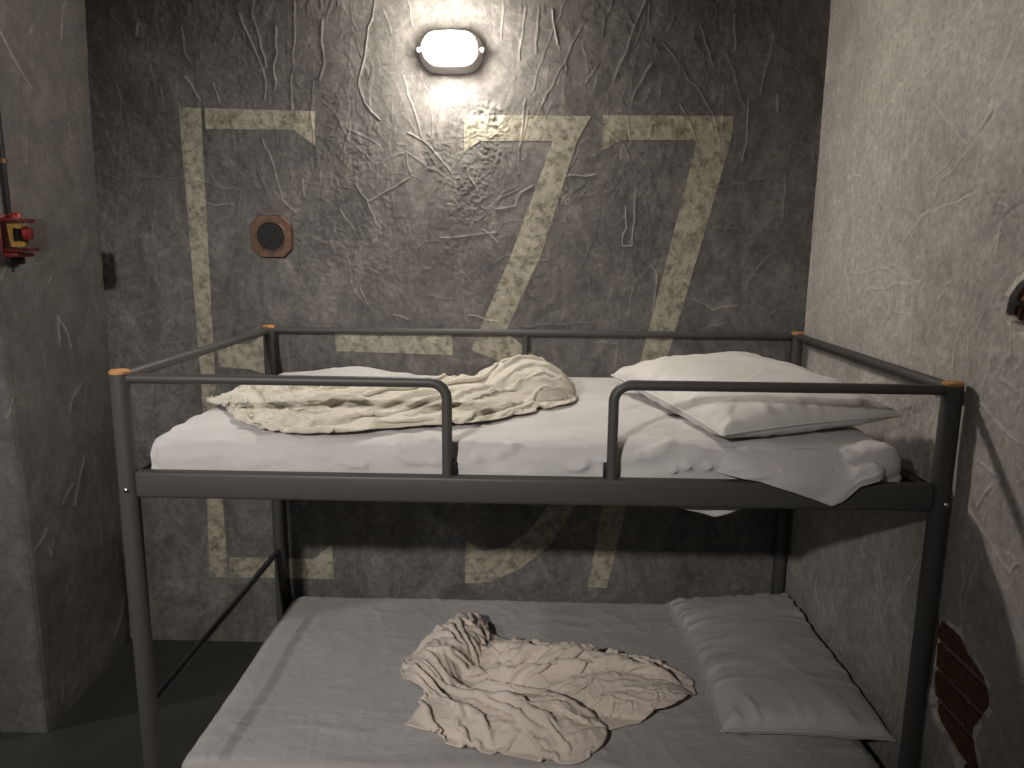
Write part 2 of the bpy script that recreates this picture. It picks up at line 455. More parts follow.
stencil('painted_digit', 'cream stencilled flat-topped digit 3',
    [[(464, 115), (591, 116), (577, 141), (464, 141)], [(464, 141), (480, 141), (464, 151.5)], [(553, 141), (577, 141), (541, 255), (511, 255)],
     [(511, 255), (541, 255), (506, 331), (471, 350)], [(506, 331), (526, 349), (499, 361), (471, 350)]]
    + band([(526, 349), (559, 371), (585, 400), (598, 440), (590, 480), (572, 510)], [(499, 361), (530, 378), (555, 405), (566, 440), (560, 480), (545, 510)])
    + band([(572, 510), (548, 547), (518, 570), (488, 582), (465, 583)], [(545, 510), (528, 532), (505, 547), (484, 551), (466, 541)]))
stencil('painted_digit', 'cream stencilled digit 7',
    [[(603, 115), (734, 116), (731, 140), (603, 140)], [(603, 140), (621, 140), (603, 150)], [(697, 140), (731, 140), (698, 255), (668, 255)],
     [(668, 255), (698, 255), (667, 358), (641, 358)], [(641, 358), (667, 358), (626, 510), (602, 510)], [(602, 510), (626, 510), (606.5, 588), (588, 586.5)]])

# ------------------------------------------------------------------ right wall, with broken plaster over brick
RW_U0, RW_U1, RW_D = -0.7, WY+0.01, 0.0039
ru = np.arange(RW_U0, RW_U1, RW_D); rv = np.arange(-0.02, ZC, RW_D)
RU, RV = np.meshgrid(ru, rv, indexing='ij')
def rwp(px, py):
    p = at(px, py, 0, XR); return np.array([p[1], p[2]])
rc = np.zeros_like(RU)
for (px, py, rad) in [(960, 210, 0.3), (1000, 60, 0.25), (880, 260, 0.3), (900, 420, 0.2), (1000, 330, 0.2)]:
    c = rwp(px, py); rc = np.maximum(rc, np.exp(-(((RU-c[0])**2+(RV-c[1])**2)/rad**2)))
rc *= 0.9*sstep(0.35, 0.6, fbm(RU*4, RV*4, 3, 33))
rh = plaster_field(RU*0.8, RV*0.8, 23, rc)
ridge = np.zeros_like(RU)
lines = crop(680, 0, 2.977, [
    [(620, 80), (640, 200), (670, 330)], [(700, 70), (685, 135)], [(700, 170), (670, 340), (655, 620)], [(890, 0), (800, 140)], [(940, 320), (860, 450), (770, 550)],
    [(760, 310), (860, 430)], [(830, 600), (720, 640), (670, 720)], [(1024, 80), (930, 260)], [(830, 600), (890, 570)], [(600, 330), (605, 420)], [(740, 390), (735, 470)],
    [(950, 600), (1000, 640)], [(960, 660), (950, 740)], [(530, 420), (520, 520), (545, 525)]])
lines += crop(680, 255, 2.977, [
    [(490, 60), (650, 30)], [(560, 100), (720, 80)], [(530, 380), (600, 375)], [(960, 370), (1010, 410)], [(900, 440), (1000, 550)], [(890, 610), (960, 660)],
    [(640, 170), (700, 180)], [(830, 250), (820, 330)], [(930, 690), (890, 750)], [(600, 30), (650, 60)]])
lines += crop(680, 510, 2.977, [
    [(560, 150), (630, 205)], [(710, 150), (675, 220), (660, 260)], [(865, 0), (990, 190), (1010, 160)], [(910, 100), (950, 250), (1010, 400)], [(840, 170), (850, 220), (835, 260)],
    [(955, 620), (965, 700)], [(600, 400), (640, 480)], [(520, 400), (580, 470)], [(440, 330), (490, 360)]])
for L in lines:
    seg_ridge(ridge, ru[0], rv[0], RW_D, RW_D, [rwp(*p) for p in L], rs.uniform(0.0027, 0.0035), rs.uniform(0.0026, 0.0046), rs)
for L in random_ridges(170, (-0.6, 1.05), (0.1, 2.6), rs, 0.5, 0.03, 0.15)+random_ridges(520, (-0.6, 1.05), (0.2, 2.6), rs, 0.45, 0.012, 0.06):
    seg_ridge(ridge, ru[0], rv[0], RW_D, RW_D, L, rs.uniform(0.0026, 0.0034), rs.uniform(0.0008, 0.0028), rs)
groove = np.zeros_like(RU)
for L in crop(680, 0, 2.977, [[(720, 640), (735, 620), (830, 600), (850, 580), (890, 572)], [(940, 320), (900, 390), (865, 445)], [(960, 585), (940, 640), (965, 670)],
                              [(975, 640), (1024, 605)], [(690, 690), (720, 640)], [(920, 575), (970, 575)]])+crop(680, 510, 2.977, [[(830, 355), (870, 350), (910, 375), (940, 370)], [(850, 220), (835, 260), (840, 350)]]):
    seg_ridge(groove, ru[0], rv[0], RW_D, RW_D, [rwp(*p) for p in L], 0.0032, 0.0045, rs)
rh = rh+ridge-groove
HOLE1 = [rwp(*p) for p in [(938, 617), (951, 628), (961, 637), (967, 651), (976, 664), (983, 677), (990, 691), (990, 706), (983, 716), (975, 728), (973, 738), (977, 755), (981, 772),
                           (978, 795), (966, 790), (957, 757), (946, 737), (937, 722), (931, 703), (930, 680), (932, 655), (933, 630)]]
HOLE2 = [rwp(*p) for p in [(1009, 312), (1012, 296), (1020, 285), (1030, 276), (1048, 270), (1066, 282), (1075, 312), (1062, 338), (1040, 344), (1026, 330), (1015, 323)]]
def inside(poly, X, Y):
    r = np.zeros(X.shape, bool)
    for k in range(len(poly)):
        a = poly[k]; b = poly[(k+1) % len(poly)]
        if a[1] == b[1]: continue
        c = ((a[1] > Y) != (b[1] > Y)) & (X < (b[0]-a[0])*(Y-a[1])/(b[1]-a[1])+a[0])
        r ^= c
    return r
def nearest(poly, X, Y):
    best = np.full(X.shape, 1e9); bx = X.copy(); by = Y.copy()
    for k in range(len(poly)):
        a = poly[k]; b = poly[(k+1) % len(poly)]; d = b-a
        t = np.clip(((X-a[0])*d[0]+(Y-a[1])*d[1])/(d@d), 0, 1); qx = a[0]+t*d[0]; qy = a[1]+t*d[1]
        ds = np.hypot(X-qx, Y-qy); s = ds < best
        best[s] = ds[s]; bx[s] = qx[s]; by[s] = qy[s]
    return best, bx, by
RUw, RVw = RU.copy(), RV.copy()
hole = np.zeros(RU.shape, bool)
for Hp in (HOLE1, HOLE2):
    Hp = [np.array(p) for p in Hp]
    ds, qx, qy = nearest(Hp, RU, RV)
    s = ds < RW_D*0.62
    RUw[s] = qx[s]; RVw[s] = qy[s]
    ins = inside(Hp, RU, RV) & ~s
    hole |= ins
    rim = np.where(ins, 0, np.exp(-(ds/0.02)**2))
    rh = rh+rim*0.006*fbm(RU*30, RV*30, 2, 8)-rim*0.003
    ridge = np.maximum(ridge, np.where(ds < 0.016, 0.007*sstep(0.42, 0.6, fbm(RU*40, RV*40, 2, 5)), 0)*~ins)
RP = np.stack([XR-rh, RUw, RVw], -1)
n_, k_ = RU.shape
idx = np.arange(n_*k_).reshape(n_, k_)
quad = np.stack([idx[:-1, :-1], idx[1:, :-1], idx[1:, 1:], idx[:-1, 1:]], -1)
hc = hole[:-1, :-1] | hole[1:, :-1] | hole[1:, 1:] | hole[:-1, 1:]
keep = quad[~hc]
# broken plaster edge: a skirt running back to the masonry
ed = {}
for q in quad[hc].tolist():
    for a, b in zip(q, q[1:]+q[:1]): ed[(a, b)] = 1
kset = set()
bd = [(a, b) for (a, b) in ed if (b, a) not in ed]
Vr = RP.reshape(-1, 3); extra = {}; newv = []
for a, b in bd:
    for x in (a, b):
        if x not in extra:
            extra[x] = len(Vr)+len(newv); p = Vr[x].copy(); p[0] = XR+0.045; newv.append(p)
sk = np.array([(b, a, extra[a], extra[b]) for a, b in bd], int).reshape(-1, 4)
Vall = np.vstack([Vr, np.array(newv)]); Qall = np.vstack([keep[:, ::-1], sk])
used = np.zeros(len(Vall), bool); used[Qall.ravel()] = True
remap = np.cumsum(used)-1
me = quads_mesh('wall_right', Vall[used], remap[Qall])
relief_attr(me, np.r_[ridge.ravel(), np.zeros(len(newv))][used]*0.9)
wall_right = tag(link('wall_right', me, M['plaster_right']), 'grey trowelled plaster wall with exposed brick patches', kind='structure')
# plain remainder of the right wall towards the viewer
bevel_box('plaster_return', (XR+0.002, -3.6, 0), (XR+0.16, RW_U0, ZC), M['plaster_right'], wall_right, 0)
# masonry behind the holes
def masonry(poly, y0, z0):
    A = np.array(poly); lo = A.min(0)-0.05; hi = A.max(0)+0.05
    bevel_box('mortar_bed', (XR+0.019, lo[0], lo[1]), (XR+0.05, hi[0], hi[1]), M['mortar'], wall_right, 0)
    LB, HB, J = 0.215, 0.064, 0.011
    bm = bmesh.new(); bmesh.ops.create_cube(bm, size=1)
    for v in bm.verts: v.co = Vector((v.co.x*0.024, v.co.y*LB, v.co.z*HB))
    bmesh.ops.bevel(bm, geom=bm.edges[:], offset=0.003, segments=1, affect='EDGES')
    me = bpy.data.meshes.new('brick'); bm.to_mesh(me); bm.free(); me.materials.append(M['brick'])
    r = random.Random(3)
    row0 = int(math.floor((lo[1]-z0)/(HB+J)))
    for row in range(row0, row0+14):
        zc = z0+row*(HB+J)+HB/2+J
        if zc-HB/2 < lo[1] or zc+HB/2 > hi[1]: continue
        for c in range(-12, 12):
            yc = y0+c*(LB+J)+(row % 2)*(LB+J)/2
            if yc+LB/2 < lo[0]+0.03 or yc-LB/2 > hi[0]-0.03: continue
            o = bpy.data.objects.new('brick', me); COL.objects.link(o); o.parent = wall_right
            o.location = (XR+0.024+r.uniform(-0.002, 0.002), yc, zc); o.rotation_euler = (r.uniform(-.01, .01), 0, r.uniform(-.01, .01))
masonry(HOLE1, 0.105, 0.586)
masonry(HOLE2, -0.25, 1.47)

# ------------------------------------------------------------------ left wall block
LD = 0.006
lA = np.array([XL-0.004, WY+0.01]); lB = LCORNER; lC = np.array([-3.6, LCORNER[1]-0.03])
l1 = np.linalg.norm(lB-lA); l2 = 1.2
s = np.arange(0, l1+l2, LD); z = np.arange(-0.02, ZC, LD)
Sg, Zg = np.meshgrid(s, z, indexing='ij')
d1 = (lB-lA)/l1; d2 = (lC-lB)/np.linalg.norm(lC-lB)
n1 = np.array([-d1[1], d1[0]]); n2 = np.array([-d2[1], d2[0]])
lh = plaster_field(Sg*0.9, Zg*0.9, 51)*1.2
ridge = np.zeros_like(Sg)
for L in random_ridges(70, (0.05, l1+l2), (0.05, 2.6), rs, 0.5, 0.04, 0.18):
    seg_ridge(ridge, 0, z[0], LD, LD, L, 0.0065, rs.uniform(0.001, 0.0035), rs)
lh = lh+ridge
lh = lh*np.clip(np.abs(Sg-l1)/0.02, 0.25, 1)
base = np.where((Sg <= l1)[..., None], lA+Sg[..., None]*d1, lB+(Sg-l1)[..., None]*d2)
wN = sstep(l1-0.012, l1+0.012, Sg)[..., None]
nrm = n1*(1-wN)+n2*wN
base = base-nrm*0.010*np.exp(-((Sg-l1)/0.008)**2)[..., None]
base = base+np.stack([0.042*Zg/2.5*np.clip(1-Sg/l1, 0, 1), 0*Zg], -1)
LP = np.concatenate([base+nrm*lh[..., None], Zg[..., None]], -1)
me = grid_mesh('wall_left', LP); relief_attr(me, ridge.ravel()*0.8)
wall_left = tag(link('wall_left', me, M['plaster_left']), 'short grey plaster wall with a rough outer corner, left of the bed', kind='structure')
bevel_box('plaster_return', (-4.6, LCORNER[1]-0.02, 0), (-2.78, LCORNER[1]+0.16, ZC), M['plaster_left'], wall_left, 0)

# floor and ceiling
def slab(name, lo, hi, m, label):
    o = bevel_box(name, lo, hi, m, None, 0); return tag(o, label, kind='structure')
slab('floor', (-4.6, -3.6, -0.1), (XR+0.2, WY+0.15, 0), M['floor'], 'dark painted concrete floor')
slab('ceiling', (-4.6, -3.6, ZC-0.01), (XR+0.2, WY+0.15, ZC+0.1), M['plaster_left'], 'dark plaster ceiling')

# ------------------------------------------------------------------ bunk bed
AX, BY, PH = 1.015, 1.064, 1.352
PR = 0.0235
bed = tag(empty('bunk_bed', (0, BY/2, 0)), 'charcoal tubular steel bunk bed with orange post caps', 'bunk bed')
def part(o, parent=bed):
    o.parent = parent
    if parent is bed: o.matrix_parent_inverse = Matrix.Translation((0, -BY/2, 0))
    return o
def bedtube(name, pts, r, m=None, n=14): return part(tube(name, pts, r, m or M['metal'], None, n))
def bedbox(name, lo, hi, m=None, bev=0.006, seg=3): return part(bevel_box(name, lo, hi, m or M['metal'], None, bev, seg))
for sx in (-1, 1):
    for y in (0, BY):
        p = bedtube('post', [(sx*AX, y, 0.0), (sx*AX, y, PH-0.006)], PR, n=24)
        lathe('end_cap', [(PR-0.001, -0.008), (PR+0.0008, -0.006), (PR+0.0008, 0.0), (PR-0.004, 0.003), (0.004, 0.004)], M['cap'], p, (sx*AX, y, PH), n=24)
        if y == 0:
            lathe('bolt', [(0.0062, 0), (0.0062, 0.003), (0.004, 0.005), (0.001, 0.0055)], M['bolt'], p, (sx*AX+0.004, -PR+0.001, 1.052), '-Y', 12)
            lathe('bolt', [(0.0062, 0), (0.0062, 0.003), (0.004, 0.005), (0.001, 0.0055)], M['bolt'], p, (sx*AX+0.004, -PR+0.001, 0.12), '-Y', 12)
# deep side rails of the upper bunk
bedbox('side_rail', (-0.992, -0.018, 1.030), (0.992, 0.016, 1.099), bev=0.009)
bedbox('side_rail', (-0.992, BY-0.016, 1.030), (0.992, BY+0.018, 1.099), bev=0.009)
for sx in (-1, 1):
    bedtube('platform_end_rail', [(sx*AX, 0.01, 1.065), (sx*AX, BY-0.01, 1.065)], 0.0165)
    bedtube('end_rail', [(sx*AX, 0.0, 1.337), (sx*AX, BY, 1.337)], 0.0135)
bedtube('lower_end_rail', [(-AX, 0.0, 0.437), (-AX, BY, 0.437)], 0.0115)
bedtube('back_rail', [(-AX, BY, 1.338), (AX, BY, 1.338)], 0.0125)
bedtube('back_upright', [(-0.021, BY, 1.03), (-0.021, BY, 1.335)], 0.0105)
def bent(sx, xend):
    z0, R = 1.334, 0.042
    pts = [(sx*AX, 0, z0), (sx*0.6, 0, z0), (xend+sx*R, 0, z0)]
    for k in range(1, 9):
        a = math.pi/2*k/8
        pts.append((xend+sx*R-sx*R*math.sin(a), 0, z0-R+R*math.cos(a)))
    pts += [(xend, 0, 1.2), (xend, 0, 1.085)]
    g = bedtube('guard_rail', pts, 0.0128)
    bevel_box('rail_bracket', (xend-0.006*sx-0.013, -0.002, 1.083), (xend-0.006*sx+0.013, 0.026, 1.135), M['black_plastic'], g, 0.004)
bent(-1, -0.206)
bent(1, 0.203)
# sagging fabric sling that carries the upper mattress
xs = np.linspace(-1.012, 1.012, 60); ys = np.linspace(0.012, BY-0.012, 34)
X, Y = np.meshgrid(xs, ys, indexing='ij')
ex = np.minimum(np.abs(X+1.012), np.abs(1.012-X))
Zs = 1.032+0.05*np.exp(-(ex/0.035)**2)+0.0015*vnoise(X*9, Y*9, 4)
sl = link('fabric_sling', grid_mesh('fabric_sling', np.stack([X, Y, Zs], -1)), M['black_fabric']); part(sl)
so = sl.modifiers.new('thick', 'SOLIDIFY'); so.thickness = 0.004
# lower frame
bedbox('lower_side_rail', (-0.992, -0.018, 0.060), (0.992, 0.016, 0.130), bev=0.009)
bedbox('lower_side_rail', (-0.992, BY-0.016, 0.060), (0.992, BY+0.018, 0.130), bev=0.009)
for sx in (-1, 1): bedtube('lower_platform_end_rail', [(sx*AX, 0.01, 0.095), (sx*AX, BY-0.01, 0.095)], 0.0165)
sl2 = link('lower_fabric_sling', grid_mesh('lower_fabric_sling', np.stack([X, Y, Zs-0.970], -1)), M['black_fabric']); part(sl2)
so = sl2.modifiers.new('thick', 'SOLIDIFY'); so.thickness = 0.004

# ------------------------------------------------------------------ mattresses under fitted sheets
def mattress(name, x0, x1, y0, y1, z0, z1, m, seed, extra, label, edge=0.055):
    """closed rounded slab; the sheet's wrinkles are real displacement"""
    nx, ns = 270, 210
    xs = np.linspace(0, 1, nx); t = np.linspace(0, 1, ns)
    R = edge; w, h = y1-y0, z1-z0
    # cross-section loop: start at middle of the underside, go to the front, up, across the top, down the back
    loop = []
    def arc(cy, cz, a0, a1, n=10):
        return [(cy+R*math.cos(a), cz+R*math.sin(a), math.cos(a), math.sin(a)) for a in np.linspace(a0, a1, n)]
    loop += [((y0+y1)/2, z0, 0, -1)]
    loop += arc(y0+R, z0+R, -math.pi/2, -math.pi) + arc(y0+R, z1-R, math.pi, math.pi/2)
    loop += arc(y1-R, z1-R, math.pi/2, 0) + arc(y1-R, z0+R, 0, -math.pi/2)
    loop += [((y0+y1)/2, z0, 0, -1)]
    A = np.array(loop); sl = np.r_[0, np.cumsum(np.hypot(*(A[1:, :2]-A[:-1, :2]).T))]; sl /= sl[-1]
    prof = np.stack([np.interp(t, sl, A[:, k]) for k in range(4)], -1)
    s = t*2*(w+h)
    # round the ends in plan
    ex = np.minimum(xs, 1-xs)*(x1-x0)
    Re = 0.06
    k = np.sqrt(np.clip(1-np.clip(1-ex/Re, 0, 1)**2, 0, 1))
    xx = x0+xs*(x1-x0)
    X = np.repeat(xx[:, None], ns, 1)
    inset = (1-k)[:, None]*Re*0.75
    Yc = np.clip(prof[None, :, 0], y0, y1); Zc = prof[None, :, 1]
    Y = Yc-prof[None, :, 2]*inset
    Z = Zc-prof[None, :, 3]*inset
    NY = prof[None, :, 2]+0*X; NZ = prof[None, :, 3]+0*X
    Sg = s[None, :]+0*X
    d = extra(X, Y, Z, NY, NZ, Sg, seed)
    Y = Y+NY*d; Z = Z+NZ*d
    Y = np.where(Z < z0+0.072, np.maximum(Y, y0-0.002), Y)
    P = np.stack([X, Y, Z], -1)
    me = grid_mesh(name, P)
    bm = bmesh.new(); bm.from_mesh(me)
    bmesh.ops.remove_doubles(bm, verts=bm.verts[:], dist=1e-5)
    bm.faces.ensure_lookup_table()
    bmesh.ops.holes_fill(bm, edges=[e for e in bm.edges if e.is_boundary], sides=0)
    bmesh.ops.recalc_face_normals(bm, faces=bm.faces[:])
    bm.to_mesh(me); bm.free()
    o = link(name, me, m)
    return tag(o, label, 'mattress')
def ridged(a, p=2.0): return np.clip(1-np.abs(2*a-1)*1.6, 0, 1)**p

def crease(n, w=0.03): return np.exp(-((n-0.5)/w)**2)
def up_extra(X, Y, Z, NY, NZ, S, seed):
    top = np.clip(NZ, 0, 1); fr = np.clip(-NY, 0, 1)
    w = fbm(X*3, Y*3, 3, seed)
    head = sstep(-0.25, 0.45, X)
    d = 0.010*top*(fbm(X*2.5, Y*3.5, 2, seed+20)-0.5)
    d = d+0.0055*top*crease(fbm(X*1.6+Y*1.5, (Y*1.3-X*0.12)*6+w*1.5, 3, seed+1), 0.035)
    d = d+0.005*top*head*crease(fbm(X*2.2+Y*2.0, (Y-X*0.30)*6+w*2, 2, seed+2), 0.05)
    # front side: slanted drags, bunching towards the head end
    zz = Z-1.1
    d = d+fr*0.016*(fbm(X*4+zz*3, zz*9-X*1.2, 2, seed+3)-0.45)*(0.5+head)
    d = d+fr*(0.008+0.012*sstep(-0.6, 0.1, X))*crease(fbm(X*3.2+zz*14+w*2, zz*16-X*3.4, 2, seed+6), 0.035)
    d = d+fr*0.005*crease(fbm(X*2.0+w, zz*30+X*2.0, 2, seed+8), 0.035)
    # gathered loose sheet at the head end bulges forward
    d = d+fr*0.020*sstep(0.15, 0.5, X)*(0.4+fbm(X*5, zz*8, 2, seed+9))
    # rumple at the far foot end
    d = d+top*0.030*np.exp(-(((X+0.66)/0.13)**2+((Y-0.98)/0.07)**2))
    return d
mat_up = mattress('mattress', -0.984, 0.930, 0.022, BY-0.020, 1.038, 1.180, M['sheet_up'], 5, up_extra,
                  'mattress in a light grey fitted sheet on the upper bunk')
def low_extra(X, Y, Z, NY, NZ, S, seed):
    top = np.clip(NZ, 0, 1)
    w = fbm(X*3, Y*3, 3, seed)
    d = 0.009*top*(fbm(X*3, Y*3, 2, seed+9)-0.5)
    d = d+0.0026*top*crease(fbm(X*6+w*2, (Y+X*0.25)*5+w*2, 3, seed+1), 0.03)
    d = d+0.0020*top*crease(fbm((X+Y*0.5)*13+w*2, (Y-X*0.3)*9+w*3, 2, seed+2), 0.045)
    d = d+0.0055*top*crease(fbm(X*1.6, (Y+0.10*X)*12+w*1.2, 2, seed+4), 0.06)*sstep(0.45, 0.1, Y)*sstep(-0.95, -0.6, X)
    d = d+0.0040*top*crease(fbm(X*2.0, (Y-0.08*X)*16+w, 2, seed+5), 0.06)*sstep(-0.1, 0.3, X)*sstep(0.7, 0.9, Y)
    return d
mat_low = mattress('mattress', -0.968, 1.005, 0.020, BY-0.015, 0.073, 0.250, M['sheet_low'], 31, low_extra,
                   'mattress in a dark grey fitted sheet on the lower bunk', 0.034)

# loose corner of the upper sheet, hanging over the side rail
def flap(name, xa, xb, zfun, yfun, nx=70, nz=40):
    xs = np.linspace(xa, xb, nx); t = np.linspace(0, 1, nz)
    X, T = np.meshgrid(xs, t, indexing='ij')
    Z, Y = zfun(X, T), yfun(X, T)
    o = link(name, grid_mesh(name, np.stack([X, Y, Z], -1)[::-1]), M['sheet_up'], mat_up)
    so = o.modifiers.new('thick', 'SOLIDIFY'); so.thickness = 0.0018; so.offset = 0
    return o
def zb(X): return np.interp(X, [0.34, 0.50, 0.56, 0.64, 0.74, 0.765, 0.80, 0.86, 0.89], [1.125, 1.112, 1.105, 1.082, 1.046, 1.058, 1.100, 1.118, 1.13])
flap('loose_sheet', 0.34, 0.89,
     lambda X, T: 1.172-(1.172-zb(X))*T,
     lambda X, T: 0.040-0.070*np.sin(np.clip(T*1.15, 0, 1)*math.pi/2)**0.8*sstep(0.42, 0.56, X)*sstep(0.91, 0.84, X)+0.03*sstep(0.50, 0.42, X)-0.008*ridged(fbm(X*11+T*1.6, T*1.2, 2, 3), 1.3)*T-0.006*np.sin(X*38+T*2.5)*T)
def zl(X): return np.interp(X, [0.30, 0.36, 0.47, 0.54, 0.58], [1.04, 1.022, 0.992, 1.014, 1.04])
flap('loose_sheet', 0.30, 0.58, lambda X, T: 1.045-(1.045-zl(X))*T, lambda X, T: 0.026+0.004*np.sin(X*60)*T, 40, 12)

# ------------------------------------------------------------------ cloth: relaxed numerically so the folds are real buckles
def solve(P, fams, T, kT, steps, iters, floor, grav=0.0012, damp=0.86, cap=None):
    V = np.zeros_like(P)
    for st in range(steps):
        V *= damp; V[..., 2] -= grav
        Q = P+V
        for it in range(iters):
            for (di, dj, L, ks, kc) in fams:
                n, m = Q.shape[:2]
                a = (slice(0, n-di), slice(max(0, -dj), m-max(0, dj))); b = (slice(di, n), slice(max(0, dj), m+min(0, dj)))
                D = Q[b]-Q[a]; ln = np.sqrt((D*D).sum(-1))+1e-9
                e = (ln-L)/ln
                c = (np.where(e > 0, ks, kc)*0.5*0.55*e)[..., None]*D
                Q[a] += c; Q[b] -= c
            Q[..., :2] += kT[..., None]*(T-Q[..., :2])
            fl = floor(Q[..., 0], Q[..., 1])
            low = Q[..., 2] < fl
            Q[..., 2] = np.where(low, fl, Q[..., 2])
            if cap is not None:
                hi = cap(Q[..., 0], Q[..., 1]); Q[..., 2] = np.where(Q[..., 2] > hi, Q[..., 2]+0.3*(hi-Q[..., 2]), Q[..., 2])
        V = Q-P
        V[low] *= 0.35
        P = Q
    return P
def resample(P, n, m):
    a = np.linspace(0, P.shape[0]-1, n); b = np.linspace(0, P.shape[1]-1, m)
    i = np.minimum(a.astype(int), P.shape[0]-2); j = np.minimum(b.astype(int), P.shape[1]-2)
    fa = (a-i)[:, None, None]; fb = (b-j)[None, :, None]
    fa = fa*fa*(3-2*fa)*0.5+fa*0.5; fb = fb*fb*(3-2*fb)*0.5+fb*0.5
    return (P[i][:, j]*(1-fa)+P[i+1][:, j]*fa)*(1-fb)+(P[i][:, j+1]*(1-fa)+P[i+1][:, j+1]*fa)*fb
def along(pts, n):
    A = np.array(pts, float); s = np.r_[0, np.cumsum(np.hypot(*(A[1:]-A[:-1]).T))]; t = np.linspace(0, s[-1], n)
    return np.stack([np.interp(t, s, A[:, 0]), np.interp(t, s, A[:, 1])], -1)
def coons(bot, top, left, right, n, m):
    b, t = along(bot, n), along(top, n); l, r = along(left, m), along(right, m)
    u = np.linspace(0, 1, n)[:, None, None]; v = np.linspace(0, 1, m)[None, :, None]
    return ((1-v)*b[:, None]+v*t[:, None]+(1-u)*l[None]+u*r[None]
            - ((1-u)*(1-v)*b[0]+u*(1-v)*b[-1]+(1-u)*v*t[0]+u*v*t[-1]))
def families(R, bend, wide=0.0):
    """distance constraints measured on the flat cutting pattern R"""
    n, m = R.shape[:2]; out = []
    def fam(di, dj, ks, kc, f=1.0):
        a = R[0:n-di, max(0, -dj):m-max(0, dj)]; b = R[di:n, max(0, dj):m+min(0, dj)]
        out.append((di, dj, np.linalg.norm(b-a, axis=-1)*f, ks, kc))
    fam(1, 0, 1, 1); fam(0, 1, 1, 1); fam(1, 1, 0.5, 0.5); fam(1, -1, 0.5, 0.5)
    fam(2, 0, bend*0.5, bend); fam(0, 2, bend*0.5, bend)
    if wide:
        for q in (4, 6): fam(q, 0, 0, wide, 0.92); fam(0, q, 0, wide, 0.92)
    return out
def pattern(T, fu, fv):
    """flat pattern: the laid-out cloth stretched by fu along and fv across"""
    n, k = T.shape[:2]
    du = np.linalg.norm(np.diff(T, axis=0), axis=-1).mean(1)
    f = np.interp(np.linspace(0, 1, n-1), [0, 0.3, 0.45, 1], fu)
    x = np.r_[0, np.cumsum(du*f)]
    w = np.linalg.norm(np.diff(T, axis=1), axis=-1).sum(1)
    w = np.convolve(np.pad(w, 4, mode='edge'), np.ones(9)/9, mode='valid')
    y = (np.linspace(0, 1, k)-0.5)[None]*w[:, None]*fv
    return np.stack([np.repeat(x[:, None], k, 1), y], -1)
def blanket(name, sides, fu, fv, z, m, label, seed, lump, floor, freq=(3, 7), nc=(56, 44), nf=(200, 146), cap=None, ksoft=0.012, bunch=0.0, pleat=0.010):
    n, k = nc
    T = coons(*sides, n, k)
    u = np.linspace(0, 1, n)[:, None]; v = np.linspace(0, 1, k)[None, :]
    ba = fbm(u*freq[0]+0*v, v*freq[1]+u*1.3, 2, seed); bb = fbm(u*9+v*1.0, v*2.0+0*u, 2, seed+1)
    wm = bunch*sstep(0.45, 0.30, u+0.1*v)
    Z = z+0.02+0.10*(ba*(1-wm)+bb*wm)+lump(T[..., 0], T[..., 1])
    P = np.concatenate([T, Z[..., None]], -1)
    P[..., :2] += 0.012*(np.stack([vnoise(u*8, v*8, seed+2), vnoise(u*8, v*8, seed+3)], -1)-0.5)
    kT = np.full((n, k), ksoft); kT[0] = kT[-1] = 0.04; kT[:, 0] = kT[:, -1] = 0.04
    P = solve(P, families(pattern(T, fu, fv), 0.5, 0.2), T, kT, 110, 7, floor, cap=cap)
    n, k = nf
    Rf = resample(pattern(T, fu, fv), n, k)*1.018
    P = resample(P, n, k); T = resample(T, n, k)
    u = np.linspace(0, 1, n)[:, None]; v = np.linspace(0, 1, k)[None, :]
    P[..., 2] += 0.006*(fbm(u*16, v*20, 3, seed+7)-0.45)
    kT = np.full((n, k), 0.002); kT[0] = kT[-1] = 0.006; kT[:, 0] = kT[:, -1] = 0.006
    P = solve(P, families(Rf, 0.35), T, kT, 22, 6, floor, grav=0.0003, cap=cap)
    # pleats and crumpled linen on top of the relaxed shape
    ed = np.minimum(np.minimum(u, 1-u)*4, np.minimum(v, 1-v)*6); win = sstep(0, 0.6, ed)
    P[..., 2] += win*(pleat*ridged(fbm(u*1.7+v*0.4, v*6.5+u*1.6, 2, seed+21), 1.8)*sstep(0.15, 0.4, u)
                      + 0.0048*crease(fbm(u*8, v*10, 2, seed+31), 0.055)+0.0045*crease(fbm(u*19+3*v, v*17, 2, seed+41), 0.05))
    me = grid_mesh(name, P)
    o = link(name, me, m)
    so = o.modifiers.new('thick', 'SOLIDIFY'); so.thickness = 0.0022; so.offset = 1
    return tag(o, label, 'blanket')

UT = 1.180
def hump(x, y, cx, cy, rx, ry, h, rot=0.0):
    c, s_ = math.cos(rot), math.sin(rot)
    a = ((x-cx)*c+(y-cy)*s_)/rx; b = (-(x-cx)*s_+(y-cy)*c)/ry
    return h*np.clip(1-a*a-b*b, 0, 1)**0.7
